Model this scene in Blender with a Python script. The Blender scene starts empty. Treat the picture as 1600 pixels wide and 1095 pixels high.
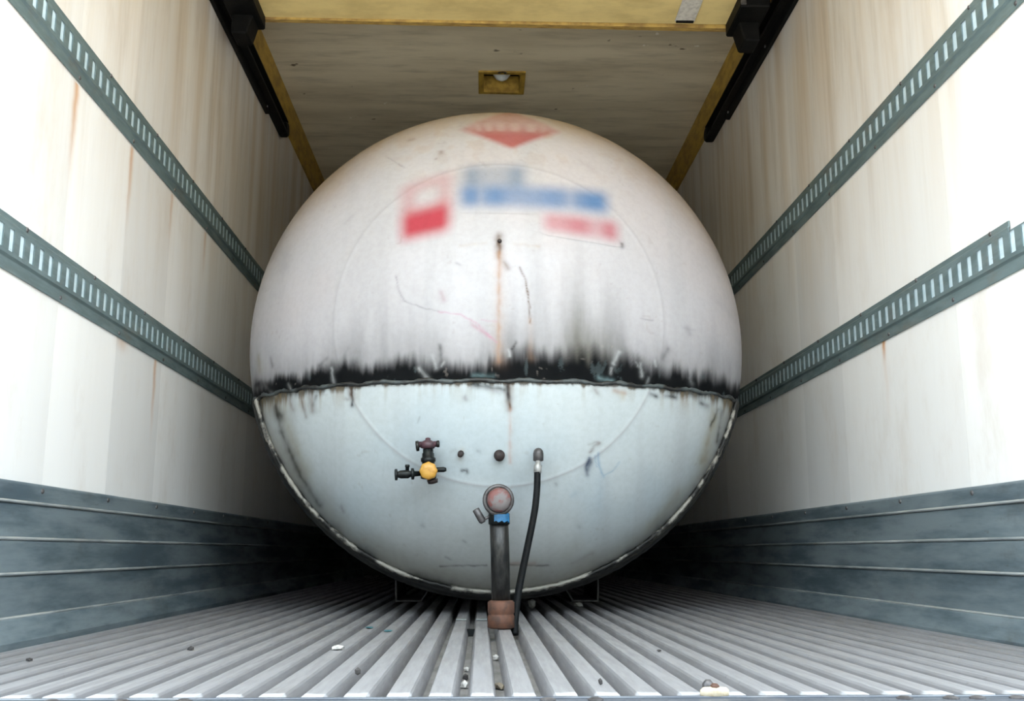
import bpy, bmesh, math, random
import numpy as np
from mathutils import Vector, Matrix

random.seed(7)
SC = bpy.context.scene
C = SC.collection
PI = math.pi
rad = math.radians

# ------------------------------------------------------------------ camera, sky, exposure
cd = bpy.data.cameras.new('camera')
cd.sensor_width = 36.0
cd.lens = 36.0
cd.clip_start = 0.02
cam = bpy.data.objects.new('camera', cd)
C.objects.link(cam)
cam.location = (0, 0, 0.21)
cam.rotation_euler = (rad(90 + 11.12), 0, rad(-1.72))
SC.camera = cam

W = bpy.data.worlds.new('overcast_sky')
SC.world = W
W.use_nodes = True
bg = W.node_tree.nodes['Background']
bg.inputs['Color'].default_value = (0.82, 0.93, 1.0, 1)
bg.inputs['Strength'].default_value = 1.0

sd = bpy.data.lights.new('sun', 'SUN')
sd.energy = 5.0
sd.angle = rad(1.0)
sd.color = (1.0, 0.94, 0.84)
sun = bpy.data.objects.new('sun', sd)      # high, from beyond the trailer: falls on the yard only
C.objects.link(sun)
sun.rotation_euler = Vector((-0.55, -0.40, -0.75)).to_track_quat('-Z', 'Y').to_euler()

vs = SC.view_settings
vs.view_transform = 'Standard'
vs.look = 'None'
vs.gamma = 1.0
vs.use_curve_mapping = False
vs.exposure = 3.0

# ------------------------------------------------------------------ key sizes (metres, floor top z = 0, depth along +Y)
XL, XR = -1.118, 1.282          # inner faces of the side walls
Y0, Y1 = 1.60, 9.60             # rear sill, front wall
ZC = 2.685                      # ceiling
KT = 0.375                      # top of the metal kick panels
AX, AZ, RY, R, B = 0.058, 0.96, 3.80, 0.915, 0.60   # tank axis, rim depth, radius, dome depth
SEAM = -0.217                   # height of the dome seam below the axis

# ------------------------------------------------------------------ helpers
def tag(o, label=None, cat=None, group=None, kind=None):
    if label: o['label'] = label
    if cat: o['category'] = cat
    if group: o['group'] = group
    if kind: o['kind'] = kind
    return o

def empty(name, loc=(0, 0, 0)):
    o = bpy.data.objects.new(name, None)
    o.location = loc
    o.empty_display_size = 0.05
    C.objects.link(o)
    return o

def link(name, me, mat=None, parent=None, loc=None, smooth=False):
    o = bpy.data.objects.new(name, me)
    C.objects.link(o)
    if mat and not me.materials: me.materials.append(mat)
    if smooth:
        me.polygons.foreach_set('use_smooth', [True] * len(me.polygons))
    if loc is not None: o.location = loc
    if parent is not None:
        o.parent = parent
        # vertices are given in world space, so undo the parent's offset
        p = parent; off = Vector((0, 0, 0))
        while p is not None:
            off += p.location; p = p.parent
        o.location = o.location - off
    return o

class MB:
    """collects shapes into one mesh"""
    def __init__(s): s.v = []; s.f = []
    def add(s, v, f):
        n = len(s.v); s.v += [tuple(p) for p in v]; s.f += [tuple(i + n for i in q) for q in f]
    def box(s, x0, x1, y0, y1, z0, z1):
        s.add([(x0,y0,z0),(x1,y0,z0),(x1,y1,z0),(x0,y1,z0),(x0,y0,z1),(x1,y0,z1),(x1,y1,z1),(x0,y1,z1)],
              [(0,3,2,1),(4,5,6,7),(0,1,5,4),(1,2,6,5),(2,3,7,6),(3,0,4,7)])
        return s
    def prism(s, prof, y0, y1):
        """profile of (x, z) points, extruded along Y"""
        n = len(prof)
        s.add([(x, y0, z) for x, z in prof] + [(x, y1, z) for x, z in prof],
              [(i, (i+1) % n, n + (i+1) % n, n + i) for i in range(n)] + [tuple(range(n))[::-1], tuple(range(n, 2*n))])
        return s
    def lathe(s, prof, a, axis, seg=24, a0=0, a1=2*PI):
        """profile of (radius, distance along axis) turned about the line through a"""
        a = Vector(a); ax = Vector(axis).normalized()
        u = ax.orthogonal().normalized(); w = ax.cross(u)
        v = []
        for r, h in prof:
            for k in range(seg):
                t = 2*PI*k/seg
                v.append(a + ax*h + (u*math.cos(t) + w*math.sin(t))*r)
        f = []
        for i in range(len(prof)-1):
            for k in range(seg):
                f.append((i*seg+k, i*seg+(k+1) % seg, (i+1)*seg+(k+1) % seg, (i+1)*seg+k))
        f.append(tuple(range(seg))[::-1]); f.append(tuple(range((len(prof)-1)*seg, len(prof)*seg)))
        s.add(v, f); return s
    def tube(s, pts, rs, seg=12, caps=True):
        pts = [Vector(p) for p in pts]
        if not hasattr(rs, '__len__'): rs = [rs]*len(pts)
        v = []; f = []; u = None
        for i, p in enumerate(pts):
            t = (pts[min(i+1, len(pts)-1)] - pts[max(i-1, 0)]).normalized()
            if u is None: u = t.orthogonal().normalized()
            u = (u - t*u.dot(t)).normalized(); w = t.cross(u)
            for k in range(seg):
                a = 2*PI*k/seg
                v.append(p + (u*math.cos(a) + w*math.sin(a))*rs[i])
        for i in range(len(pts)-1):
            for k in range(seg):
                f.append((i*seg+k, i*seg+(k+1) % seg, (i+1)*seg+(k+1) % seg, (i+1)*seg+k))
        if caps:
            f.append(tuple(range(seg))[::-1]); f.append(tuple(range((len(pts)-1)*seg, len(pts)*seg)))
        s.add(v, f); return s
    def mesh(s, name, bevel=0, bseg=1):
        me = bpy.data.meshes.new(name)
        me.from_pydata(s.v, [], s.f)
        bm = bmesh.new(); bm.from_mesh(me)
        bmesh.ops.recalc_face_normals(bm, faces=bm.faces)
        if bevel:
            es = [e for e in bm.edges if len(e.link_faces) == 2 and e.calc_face_angle(0) > 0.6]
            bmesh.ops.bevel(bm, geom=es, offset=bevel, segments=bseg, affect='EDGES', clamp_overlap=True)
        bm.to_mesh(me); bm.free()
        return me
    def build(s, name, mat, parent=None, bevel=0, smooth=False, bseg=1):
        me = s.mesh(name, bevel, bseg)
        o = link(name, me, mat, parent, smooth=False)
        if smooth:
            me.polygons.foreach_set('use_smooth', [len(p.vertices) <= 4 for p in me.polygons])
        return o

def catmull(pts, n=8):
    P = [Vector(p) for p in pts]; P = [P[0]*2-P[1]] + P + [P[-1]*2-P[-2]]
    out = []
    for i in range(1, len(P)-2):
        for k in range(n):
            t = k/n
            out.append(0.5*((2*P[i]) + (P[i+1]-P[i-1])*t + (2*P[i-1]-5*P[i]+4*P[i+1]-P[i+2])*t*t + (3*P[i]-P[i-1]-3*P[i+1]+P[i+2])*t**3))
    out.append(P[-2]); return out

# ------------------------------------------------------------------ materials
class NT:
    def __init__(s, name, rough=0.5, metal=0.0, spec=0.5):
        s.m = bpy.data.materials.new(name); s.m.use_nodes = True
        s.t = s.m.node_tree; s.n = s.t.nodes; s.b = s.n['Principled BSDF']
        s.b.inputs['Roughness'].default_value = rough
        s.b.inputs['Metallic'].default_value = metal
        s.b.inputs['Specular IOR Level'].default_value = spec
    def set(s, i, v):
        if hasattr(v, 'is_output') or isinstance(v, bpy.types.NodeSocket): s.t.links.new(v, i)
        else: i.default_value = v
    def pos(s): return s.n.new('ShaderNodeNewGeometry').outputs['Position']
    def rnd(s): return s.n.new('ShaderNodeObjectInfo').outputs['Random']
    def attr(s, name):
        a = s.n.new('ShaderNodeAttribute'); a.attribute_name = name; return a
    def sep(s, v):
        q = s.n.new('ShaderNodeSeparateXYZ'); s.set(q.inputs[0], v); return q.outputs
    def math(s, op, a, b=0.0, c=0.0, clamp=False):
        q = s.n.new('ShaderNodeMath'); q.operation = op; q.use_clamp = clamp
        s.set(q.inputs[0], a); s.set(q.inputs[1], b); s.set(q.inputs[2], c); return q.outputs[0]
    def scale(s, v, sc):
        q = s.n.new('ShaderNodeVectorMath'); q.operation = 'MULTIPLY'; s.set(q.inputs[0], v); q.inputs[1].default_value = sc; return q.outputs[0]
    def noise(s, v, sc=(1, 1, 1), scale=1.0, detail=3.0, rough=0.55, lo=0.0, hi=1.0):
        q = s.n.new('ShaderNodeTexNoise'); s.set(q.inputs['Vector'], s.scale(v, sc))
        q.inputs['Scale'].default_value = scale; q.inputs['Detail'].default_value = detail; q.inputs['Roughness'].default_value = rough
        if (lo, hi) == (0.0, 1.0): return q.outputs['Fac']
        return s.rng(q.outputs['Fac'], lo, hi)
    def rng(s, v, lo, hi, a=0.0, b=1.0, smooth=True):
        q = s.n.new('ShaderNodeMapRange'); q.interpolation_type = 'SMOOTHSTEP' if smooth else 'LINEAR'
        s.set(q.inputs['Value'], v); q.inputs['From Min'].default_value = lo; q.inputs['From Max'].default_value = hi
        q.inputs['To Min'].default_value = a; q.inputs['To Max'].default_value = b; return q.outputs['Result']
    def mix(s, f, a, b, mode='MIX'):
        q = s.n.new('ShaderNodeMix'); q.data_type = 'RGBA'; q.blend_type = mode
        s.set(q.inputs['Factor'], f)
        s.set(q.inputs[6], a if not isinstance(a, tuple) else (*a, 1)); s.set(q.inputs[7], b if not isinstance(b, tuple) else (*b, 1))
        return q.outputs[2]
    def bump(s, h, strength=0.2, dist=0.002):
        q = s.n.new('ShaderNodeBump'); q.inputs['Strength'].default_value = strength; q.inputs['Distance'].default_value = dist
        s.set(q.inputs['Height'], h); s.t.links.new(q.outputs[0], s.b.inputs['Normal'])
    def col(s, c): s.set(s.b.inputs['Base Color'], c if not isinstance(c, tuple) else (*c, 1)); return s.m
    def rough(s, v): s.set(s.b.inputs['Roughness'], v)

def simple(name, a, b, rough=0.5, metal=0.0, scale=40, lo=0.35, hi=0.7, bump=0.15, sc=(1, 1, 1), detail=3, spec=0.5):
    t = NT(name, rough, metal, spec)
    p = t.pos()
    f = t.noise(p, sc, scale, detail, 0.6, lo, hi)
    t.col(t.mix(f, a, b))
    if bump: t.bump(f, bump, 0.002)
    return t.m

def wall_material(name, streaks):
    t = NT(name, 0.55, 0.0, 0.4)
    p = t.pos(); xyz = t.sep(p)
    base = t.mix(t.rnd(), (0.79, 0.785, 0.78), (0.64, 0.64, 0.64))
    # yellowed and brown dirt that hangs in vertical runs; the upper-half strength also paints in warm bounce light
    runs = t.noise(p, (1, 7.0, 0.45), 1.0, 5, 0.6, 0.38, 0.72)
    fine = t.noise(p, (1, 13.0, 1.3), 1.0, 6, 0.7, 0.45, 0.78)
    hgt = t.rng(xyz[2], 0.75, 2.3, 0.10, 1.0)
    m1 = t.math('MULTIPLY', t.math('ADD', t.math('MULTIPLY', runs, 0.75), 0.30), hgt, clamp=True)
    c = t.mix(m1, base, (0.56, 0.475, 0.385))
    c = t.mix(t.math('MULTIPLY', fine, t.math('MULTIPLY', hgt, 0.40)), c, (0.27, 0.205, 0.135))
    blot = t.noise(p, (1, 3.4, 1.6), 1.0, 6, 0.7, 0.50, 0.78)
    c = t.mix(t.math('MULTIPLY', blot, 0.55), c, (0.53, 0.47, 0.41))
    scuff = t.noise(p, (1, 14, 9), 1.0, 5, 0.7, 0.70, 0.78)
    c = t.mix(t.math('MULTIPLY', scuff, 0.30), c, (0.30, 0.28, 0.26))
    wob = t.math('MULTIPLY', t.math('SUBTRACT', t.noise(p, (1, 2, 9), 1.0, 3), 0.5), 0.035)
    yy = t.math('ADD', xyz[1], wob)
    for (ys, zs, ln, w, a) in streaks:
        d = t.math('DIVIDE', t.math('SUBTRACT', yy, ys), w)
        g = t.math('POWER', 2.718, t.math('MULTIPLY', t.math('MULTIPLY', d, d), -1.0))
        below = t.math('DIVIDE', t.math('SUBTRACT', zs, xyz[2]), ln)
        fall = t.math('MULTIPLY', t.math('GREATER_THAN', below, 0.0), t.rng(below, 0.0, 1.0, 1.0, 0.0))
        c = t.mix(t.math('MULTIPLY', t.math('MULTIPLY', g, fall), a), c, (0.47, 0.22, 0.07))
    t.bump(t.noise(p, (1, 9, 3), 1.0, 4), 0.12, 0.004)
    return t.col(c)

# each rust run starts at a rail screw: (depth, height, length, width, strength)
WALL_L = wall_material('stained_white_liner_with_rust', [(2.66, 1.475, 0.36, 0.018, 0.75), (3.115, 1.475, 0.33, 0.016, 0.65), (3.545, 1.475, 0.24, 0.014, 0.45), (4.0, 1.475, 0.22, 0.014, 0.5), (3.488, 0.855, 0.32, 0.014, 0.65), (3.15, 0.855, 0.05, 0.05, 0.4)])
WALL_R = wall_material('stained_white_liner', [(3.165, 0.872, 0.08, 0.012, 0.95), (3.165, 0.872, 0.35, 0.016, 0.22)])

def ceiling_material():
    t = NT('grimy_beige_ceiling', 0.6, 0, 0.3)
    p = t.pos()
    f = t.noise(p, (0.8, 3.2, 1), 1.0, 6, 0.6, 0.30, 0.72)
    g = t.noise(p, (2.5, 14, 1), 1.0, 5, 0.65, 0.45, 0.75)
    c = t.mix(f, (0.68, 0.61, 0.47), (0.47, 0.41, 0.30))
    c = t.mix(t.math('MULTIPLY', g, 0.55), c, (0.28, 0.24, 0.17))
    s = t.noise(p, (9, 12, 1), 1.0, 3, 0.5, 0.70, 0.76)
    c = t.mix(s, c, (0.12, 0.09, 0.06))
    w = t.noise(p, (16, 11, 1), 1.0, 2, 0.5, 0.745, 0.77)
    c = t.mix(t.math('MULTIPLY', w, 0.6), c, (0.8, 0.78, 0.75))
    t.bump(f, 0.1, 0.004)
    return t.col(c)
CEIL = ceiling_material()

def alu(name, a, b, metal, r0, r1, sc, dirt=(0.30, 0.27, 0.24), dirt_amt=0.4):
    t = NT(name, 0.4, metal)
    p = t.pos()
    f = t.noise(p, sc, 1.0, 5, 0.6, 0.32, 0.70)
    d = t.noise(p, (6, 4, 9), 1.0, 6, 0.7, 0.52, 0.78)
    k = t.noise(p, (60, 22, 60), 1.0, 2, 0.5, 0.72, 0.78)
    c = t.mix(f, a, b)
    c = t.mix(t.math('MULTIPLY', d, dirt_amt), c, dirt)
    c = t.mix(t.math('MULTIPLY', k, 0.5), c, (0.10, 0.10, 0.10))
    t.rough(t.rng(f, 0, 1, r0, r1))
    t.bump(f, 0.10, 0.002)
    return t.col(c)
KICK = alu('dull_galvanised_plank', (0.225, 0.275, 0.30), (0.075, 0.108, 0.132), 0.35, 0.34, 0.5, (9, 1.9, 13), (0.07, 0.068, 0.06), 0.55)
BEAD = alu('bright_bead_metal', (0.34, 0.36, 0.36), (0.12, 0.14, 0.15), 0.5, 0.3, 0.45, (14, 3, 22))
RAIL = alu('grey_green_galvanised_rail', (0.155, 0.215, 0.225), (0.11, 0.155, 0.163), 0.35, 0.4, 0.55, (30, 5, 30), (0.16, 0.11, 0.07), 0.5)
SILL = alu('blue_grey_sill_metal', (0.13, 0.145, 0.165), (0.08, 0.09, 0.11), 0.45, 0.35, 0.5, (8, 30, 30))
ZINC = alu('bright_zinc_back_strip', (0.56, 0.68, 0.74), (0.44, 0.56, 0.62), 0.1, 0.35, 0.5, (14, 6, 22), dirt_amt=0.2)
def rib_material():
    t = NT('dusty_aluminium_rib', 0.5, 0.35)
    p = t.pos(); xyz = t.sep(p)
    f = t.noise(p, (40, 3, 40), 1.0, 5, 0.6, 0.3, 0.72)
    c = t.mix(f, (0.285, 0.28, 0.29), (0.20, 0.197, 0.203))
    d = t.noise(p, (5, 2.2, 5), 1.0, 6, 0.7, 0.50, 0.78)
    c = t.mix(t.math('MULTIPLY', d, 0.55), c, (0.19, 0.175, 0.16))
    k = t.noise(p, (55, 30, 55), 1.0, 3, 0.6, 0.66, 0.74)
    c = t.mix(t.math('MULTIPLY', k, 0.5), c, (0.16, 0.15, 0.14))
    # tops of the ribs rubbed bright at the very end by loading
    edge = t.math('ADD', xyz[1], t.math('MULTIPLY', t.math('SUBTRACT', t.noise(p, (35, 10, 1), 1.0, 3), 0.5), 0.03))
    c = t.mix(t.rng(edge, 1.622, 1.64, 0.85, 0.0), c, (0.50, 0.50, 0.52))
    t.rough(t.rng(f, 0, 1, 0.42, 0.6))
    t.bump(k, 0.15, 0.002)
    return t.col(c)
RIB = rib_material()
TROUGH = simple('dirty_floor_trough', (0.20, 0.195, 0.19), (0.13, 0.125, 0.12), 0.7, 0.15, 25, sc=(2, 0.6, 1))
BLACKM = simple('black_painted_steel', (0.0016, 0.0018, 0.002), (0.005, 0.005, 0.005), 0.6, 0.1, 30, bump=0.1, spec=0.15)
YELLOW = simple('mustard_yellow_batten', (0.42, 0.27, 0.045), (0.24, 0.145, 0.025), 0.55, 0, 9, sc=(3, 1, 3))
DOORM = simple('cream_yellow_door_panel', (0.78, 0.62, 0.28), (0.62, 0.48, 0.21), 0.45, 0, 5, sc=(1.2, 2, 1), bump=0.05, detail=5)
DOORE = simple('worn_yellow_edge_strip', (0.45, 0.30, 0.08), (0.22, 0.13, 0.04), 0.6, 0, 18, sc=(1, 4, 1))
STRAP = simple('faded_white_webbing', (0.62, 0.60, 0.55), (0.45, 0.43, 0.40), 0.8, 0, 60)
DARKSTEEL = simple('dark_oily_pipe_steel', (0.010, 0.010, 0.010), (0.040, 0.039, 0.036), 0.35, 0.4, 26, 0.35, 0.75, sc=(3, 3, 1))
RUSTST = simple('orange_brown_rust', (0.10, 0.040, 0.022), (0.05, 0.024, 0.016), 0.75, 0.1, 50)
GREYCAP = simple('grey_pink_worn_cap', (0.125, 0.110, 0.110), (0.135, 0.050, 0.045), 0.55, 0.25, 38, 0.45, 0.62)
GREYST = simple('scuffed_grey_steel', (0.095, 0.090, 0.092), (0.045, 0.042, 0.043), 0.45, 0.4, 50)
BLUETAPE = simple('blue_thread_tape', (0.012, 0.13, 0.29), (0.012, 0.07, 0.15), 0.5, 0, 60)
RUBBER = simple('black_rubber_hose', (0.002, 0.0028, 0.0035), (0.005, 0.006, 0.007), 0.6, 0, 80, spec=0.15)
CHROME = simple('bright_crimp_ferrule', (0.36, 0.36, 0.355), (0.25, 0.25, 0.245), 0.4, 0.35, 40)
VALVEBLK = simple('black_valve_body', (0.004, 0.005, 0.0055), (0.014, 0.018, 0.018), 0.4, 0.2, 60, spec=0.25)
VALVERED = simple('dull_maroon_handwheel', (0.065, 0.025, 0.035), (0.035, 0.028, 0.034), 0.5, 0, 60)
VALVEYEL = simple('yellow_plastic_cap', (0.44, 0.235, 0.035), (0.33, 0.15, 0.025), 0.4, 0, 70, 0.45, 0.75)
PLUGM = simple('dark_brown_plug', (0.020, 0.013, 0.013), (0.038, 0.026, 0.024), 0.55, 0.2, 60)
RIMM = simple('grimy_olive_rim', (0.006, 0.006, 0.0055), (0.030, 0.030, 0.024), 0.65, 0.1, 7, 0.35, 0.75)
CHIP = simple('chipped_white_edge', (0.30, 0.285, 0.25), (0.010, 0.010, 0.009), 0.6, 0, 8, 0.47, 0.55, detail=5)
SEAMM = simple('tarry_seam_strip', (0.055, 0.066, 0.068), (0.008, 0.008, 0.008), 0.5, 0, 14, 0.40, 0.6, detail=5)
TANKW = simple('soiled_white_tank_paint', (0.36, 0.35, 0.33), (0.24, 0.23, 0.21), 0.5, 0, 4)
GLASS = simple('milky_lamp_globe', (0.62, 0.66, 0.68), (0.5, 0.54, 0.56), 0.15, 0, 20, bump=0)
SHELLM = simple('trailer_outer_skin', (0.55, 0.55, 0.54), (0.48, 0.48, 0.47), 0.6, 0, 3, bump=0)
BULK = simple('shade_dark_bulkhead', (0.035, 0.034, 0.032), (0.02, 0.02, 0.019), 0.8, 0, 3)  # shade of the unlit far end put into the colour
SKYBLOCK = simple('sky_blocker_green_grey', (0.055, 0.065, 0.06), (0.075, 0.08, 0.07), 0.7, 0, 1.5, bump=0)
GROUND = simple('weathered_concrete', (0.42, 0.40, 0.37), (0.33, 0.315, 0.29), 0.85, 0, 1.2, bump=0.1, detail=8)

# ------------------------------------------------------------------ the setting
tag(MB().box(-14, 14, -18, 14, -1.35, -1.25).build('ground', GROUND), kind='structure')

# dark wall added out of view: it blocks low sky and darkens the deep trailer
yard = MB().box(-26, 26, -11.3, -11, -1.25, 4.8)
yard = yard.build('added_sky_blocker_wall', SKYBLOCK)
tag(yard, kind='structure')
pm = MB().box(0, 2.9, -11.0, -10.9, -1.25, 4.7).mesh('panel', 0.02)
for k in range(17): link('panel', pm, SKYBLOCK, yard, loc=(-25.4 + 3.0*k, 0, 0))

def side_wall(name, side, mat):
    x = XL if side < 0 else XR
    th = 0.018
    m = MB()
    if side < 0: m.box(x - th - 0.06, x - th, Y0 + 0.02, Y1, -0.12, ZC + 0.2)
    else: m.box(x + th, x + th + 0.06, Y0 + 0.02, Y1, -0.12, ZC + 0.2)
    wall = m.build(name, SHELLM)
    tag(wall, kind='structure')
    # liner panels, joints every 0.446 m
    pitch = 0.446; gap = 0.0008
    pm = MB().box(-th if side < 0 else 0, 0 if side < 0 else th, gap/2, pitch - gap/2, 0, ZC - 0.36).mesh('panel')
    k = 0; y = 2.66 - 2*pitch - 0.05 + 0.05
    while y < Y1 - pitch:
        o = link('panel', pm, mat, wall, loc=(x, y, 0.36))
        if y < Y0 + 0.02: pass
        y += pitch; k += 1
    return wall
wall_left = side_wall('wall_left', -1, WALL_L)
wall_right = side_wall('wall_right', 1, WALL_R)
tag(MB().box(XL - 0.078, XR + 0.078, Y1, Y1 + 0.08, -0.12, ZC + 0.2).build('wall_front', BULK), kind='structure')

# kick panels: five metal planks a side with bright beads along their joints
def kick(name, side, wall):
    x = XL if side < 0 else XR
    s = -side                                    # towards the middle of the room
    zs = [(0.0, 0.056, 0.030), (0.058, 0.158, 0.020), (0.160, 0.240, 0.023), (0.242, 0.326, 0.020), (0.328, KT, 0.024)]
    root = None
    for i, (a, b, t) in enumerate(zs):
        m = MB()
        if i == 0: m.prism([(x, a - 0.03), (x + s*0.055, a - 0.03), (x + s*0.055, a + 0.006), (x + s*t, b), (x, b)], Y0 + 0.02, Y1)
        else: m.prism([(x, a), (x + s*t, a), (x + s*t, b - 0.006), (x + s*(t - 0.006), b), (x, b)], Y0 + 0.02, Y1)
        o = m.build('kick_plank' if root is not None else name, KICK, root, 0.002)
        if root is None:
            root = o; tag(o, kind='structure')
    for z in (0.058, 0.159, 0.241, 0.327):
        m = MB().tube([(x + s*0.0225, Y0 + 0.02, z), (x + s*0.0225, Y1, z)], 0.0042, 8)
        m.build('joint_bead', BEAD, root, smooth=True)
    rv = MB().lathe([(0.007, 0), (0.006, 0.003), (0.003, 0.0045)], (0, 0, 0), (s, 0, 0), 10).mesh('rivet')
    y = 2.15
    while y < 6.5:
        link('rivet', rv, GREYST, root, loc=(x + s*0.024, y, 0.358)); y += 0.458
    return root
kick('baseboard_left', -1, wall_left)
kick('baseboard_right', 1, wall_right)

# floor: trough plate with one raised rib after another
floor = MB().box(XL - 0.06, XR + 0.06, Y0 - 0.01, Y1, -0.10, -0.033).build('floor', TROUGH)
tag(floor, kind='structure')
RP = 0.0632
prof = [(-0.025, -0.034), (-0.0185, -0.004), (-0.016, 0.0), (0.016, 0.0), (0.0185, -0.004), (0.025, -0.034)]
ribm = MB().prism(prof, Y0, Y1).mesh('rib')
for k in range(-18, 20):
    x = 0.004 + k*RP
    if x < XL + 0.07 or x > XR - 0.07: continue
    link('rib', ribm, RIB, floor, loc=(x, random.uniform(-0.004, 0.004), random.uniform(-0.0012, 0.0)))
# bright cut lips on two ribs beside the drain pipe, dark strip between them
for x in (0.004 - RP, 0.004):
    MB().box(x - 0.017, x + 0.017, 3.30, 3.345, 0.0002, 0.005).build('cut_lip', BEAD, floor, 0.001)
MB().box(-0.047, -0.012, 3.10, 3.125, -0.033, -0.012).build('cross_strip', VALVEBLK, floor, 0.001)

# rear sill in front of the ribs
sill = MB()
sill.box(XL - 0.08, XR + 0.08, 1.40, Y0 - 0.012, -0.13, -0.004)
sill = sill.build('trim_1', SILL, None, 0.003)
tag(sill, kind='structure')
MB().box(XL, XR, Y0 - 0.012, Y0 - 0.001, -0.05, -0.0015).build('edge_strip', SILL, sill, 0.001)
for x in (-0.62, -0.52, -0.43, 0.10, 0.17, 0.63, 0.70, 0.74, 0.8):
    MB().lathe([(0.012, 0), (0.012, 0.002), (0.007, 0.004)], (x, 1.572, -0.004), (0, 0, 1), 12).build('screw_head', GREYST, sill)

# ceiling: transverse panels, one of them cut out for the lamp
ceiling = MB().box(XL - 0.08, XR + 0.08, Y0 + 0.02, Y1, ZC + 0.13, ZC + 0.2).build('ceiling', SHELLM)
tag(ceiling, kind='structure')
LX, LY, LW, LD = 0.098, 5.116, 0.100, 0.108      # lamp centre and half sizes of its opening
y = 1.66; yj = []
while y < Y1: yj.append(y); y += 0.664
for a in yj:
    b = min(a + 0.6634, Y1)
    m = MB()
    if a < LY < b:
        m.box(XL, LX - LW, a, b, ZC, ZC + 0.02); m.box(LX + LW, XR, a, b, ZC, ZC + 0.02)
        m.box(LX - LW, LX + LW, a, LY - LD, ZC, ZC + 0.02); m.box(LX - LW, LX + LW, LY + LD, b, ZC, ZC + 0.02)
    else: m.box(XL, XR, a, b, ZC, ZC + 0.02)
    m.build('ceiling_panel', CEIL, ceiling)
# yellow cove battens in the two upper corners
for n, (x, s) in enumerate(((XL, 1), (XR, -1))):
    t = MB().prism([(x, 2.545), (x + s*0.018, 2.545), (x + s*0.045, ZC - 0.001), (x, ZC - 0.001)], Y0 + 0.05, Y1).build('trim_%d' % (n + 2), YELLOW, None, 0.002)
    tag(t, kind='structure')

# ------------------------------------------------------------------ overhead door pushed up under the ceiling
DZ = 2.45
door = MB().box(-0.955, 1.075, 3.585, 4.052, DZ, DZ + 0.035).build('door_1', DOORM, None, 0.003)
tag(door, kind='structure')
for i in range(4):
    b = 3.578 - i*0.474
    MB().box(-0.955, 1.075, max(b - 0.467, 1.70), b, DZ, DZ + 0.035).build('door_section', DOORM, door, 0.003)
es = MB(); es.add([(-0.945, 4.045, DZ-0.010), (1.063, 4.062, DZ-0.010), (1.063, 4.098, DZ-0.010), (-0.945, 4.074, DZ-0.010),
          (-0.945, 4.045, DZ+0.04), (1.063, 4.062, DZ+0.04), (1.063, 4.098, DZ+0.04), (-0.945, 4.074, DZ+0.04)],
         [(0,3,2,1),(4,5,6,7),(0,1,5,4),(1,2,6,5),(2,3,7,6),(3,0,4,7)])
es.build('edge_strip', DOORE, door, 0.002)
st = MB().box(0.82, 0.905, 3.80, 4.02, DZ - 0.006, DZ - 0.001)
st.build('pull_strap', STRAP, door, 0.001)
MB().box(0.825, 0.90, 4.01, 4.022, DZ - 0.012, DZ - 0.0005).build('strap_clip', BLACKM, door)
for s, xe in ((-1, -0.945), (1, 1.06)):
    # black roller bracket: a boxy block at the door corner that narrows downwards
    m = MB()
    xi, xo = xe, xe + s*0.10
    a, b = min(xi, xo), max(xi, xo)
    m.box(a - 0.012, b + 0.012, 3.80, 4.06, DZ - 0.055, DZ + 0.05)
    m.prism([(xe + s*0.012, DZ - 0.05), (xo, DZ - 0.05), (xo, DZ - 0.135), (xe + s*0.035, DZ - 0.135)], 3.93, 4.05)
    br = m.build('roller_bracket', BLACKM, door, 0.006)
    MB().lathe([(0.012, 0), (0.03, 0.001), (0.03, 0.022), (0.012, 0.024)], (xe + s*0.085, 4.0, DZ + 0.01), (s, 0, 0), 16).build('roller', GREYST, br)
    MB().box(xe - 0.012, xe + 0.012, 3.792, 3.80, DZ - 0.05, DZ - 0.03).build('bolt', GREYST, br, 0.003)

def track(side, label):
    x = XL if side < 0 else XR
    s = -side
    o = empty('door_track', (x + s*0.03, Y0 + 0.1, 2.48))
    tag(o, label, 'track', 'overhead door tracks')
    pr = [(x + s*0.002, 2.445), (x + s*0.052, 2.445), (x + s*0.052, 2.462), (x + s*0.044, 2.462), (x + s*0.044, 2.452),
          (x + s*0.010, 2.452), (x + s*0.010, 2.515), (x + s*0.052, 2.515), (x + s*0.052, 2.523), (x + s*0.002, 2.523)]
    MB().prism(pr, Y0 + 0.12, 5.30).build('channel', BLACKM, o, 0.001)
    MB().prism([(x + s*0.002, 2.41), (x + s*0.02, 2.41), (x + s*0.02, 2.446), (x + s*0.002, 2.446)], Y0 + 0.12, 4.95).build('hanger_angle', BLACKM, o, 0.001)
    # rounded end stop
    e = MB(); e.lathe([(0.002, 0), (0.036, 0.002), (0.042, 0.01), (0.042, 0.04), (0.034, 0.05)], (x + s*0.003, 5.30, 2.476), (s, 0, 0), 18)
    e.build('end_stop', BLACKM, o, smooth=True)
    for y in (2.6, 3.4, 4.2, 4.9):
        MB().lathe([(0.008, 0), (0.007, 0.004)], (x + s*0.021, y, 2.43), (s, 0, 0), 8).build('bolt', GREYST, o)
track(-1, 'black overhead door track along top of left wall')
track(1, 'black overhead door track along top of right wall')

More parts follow.
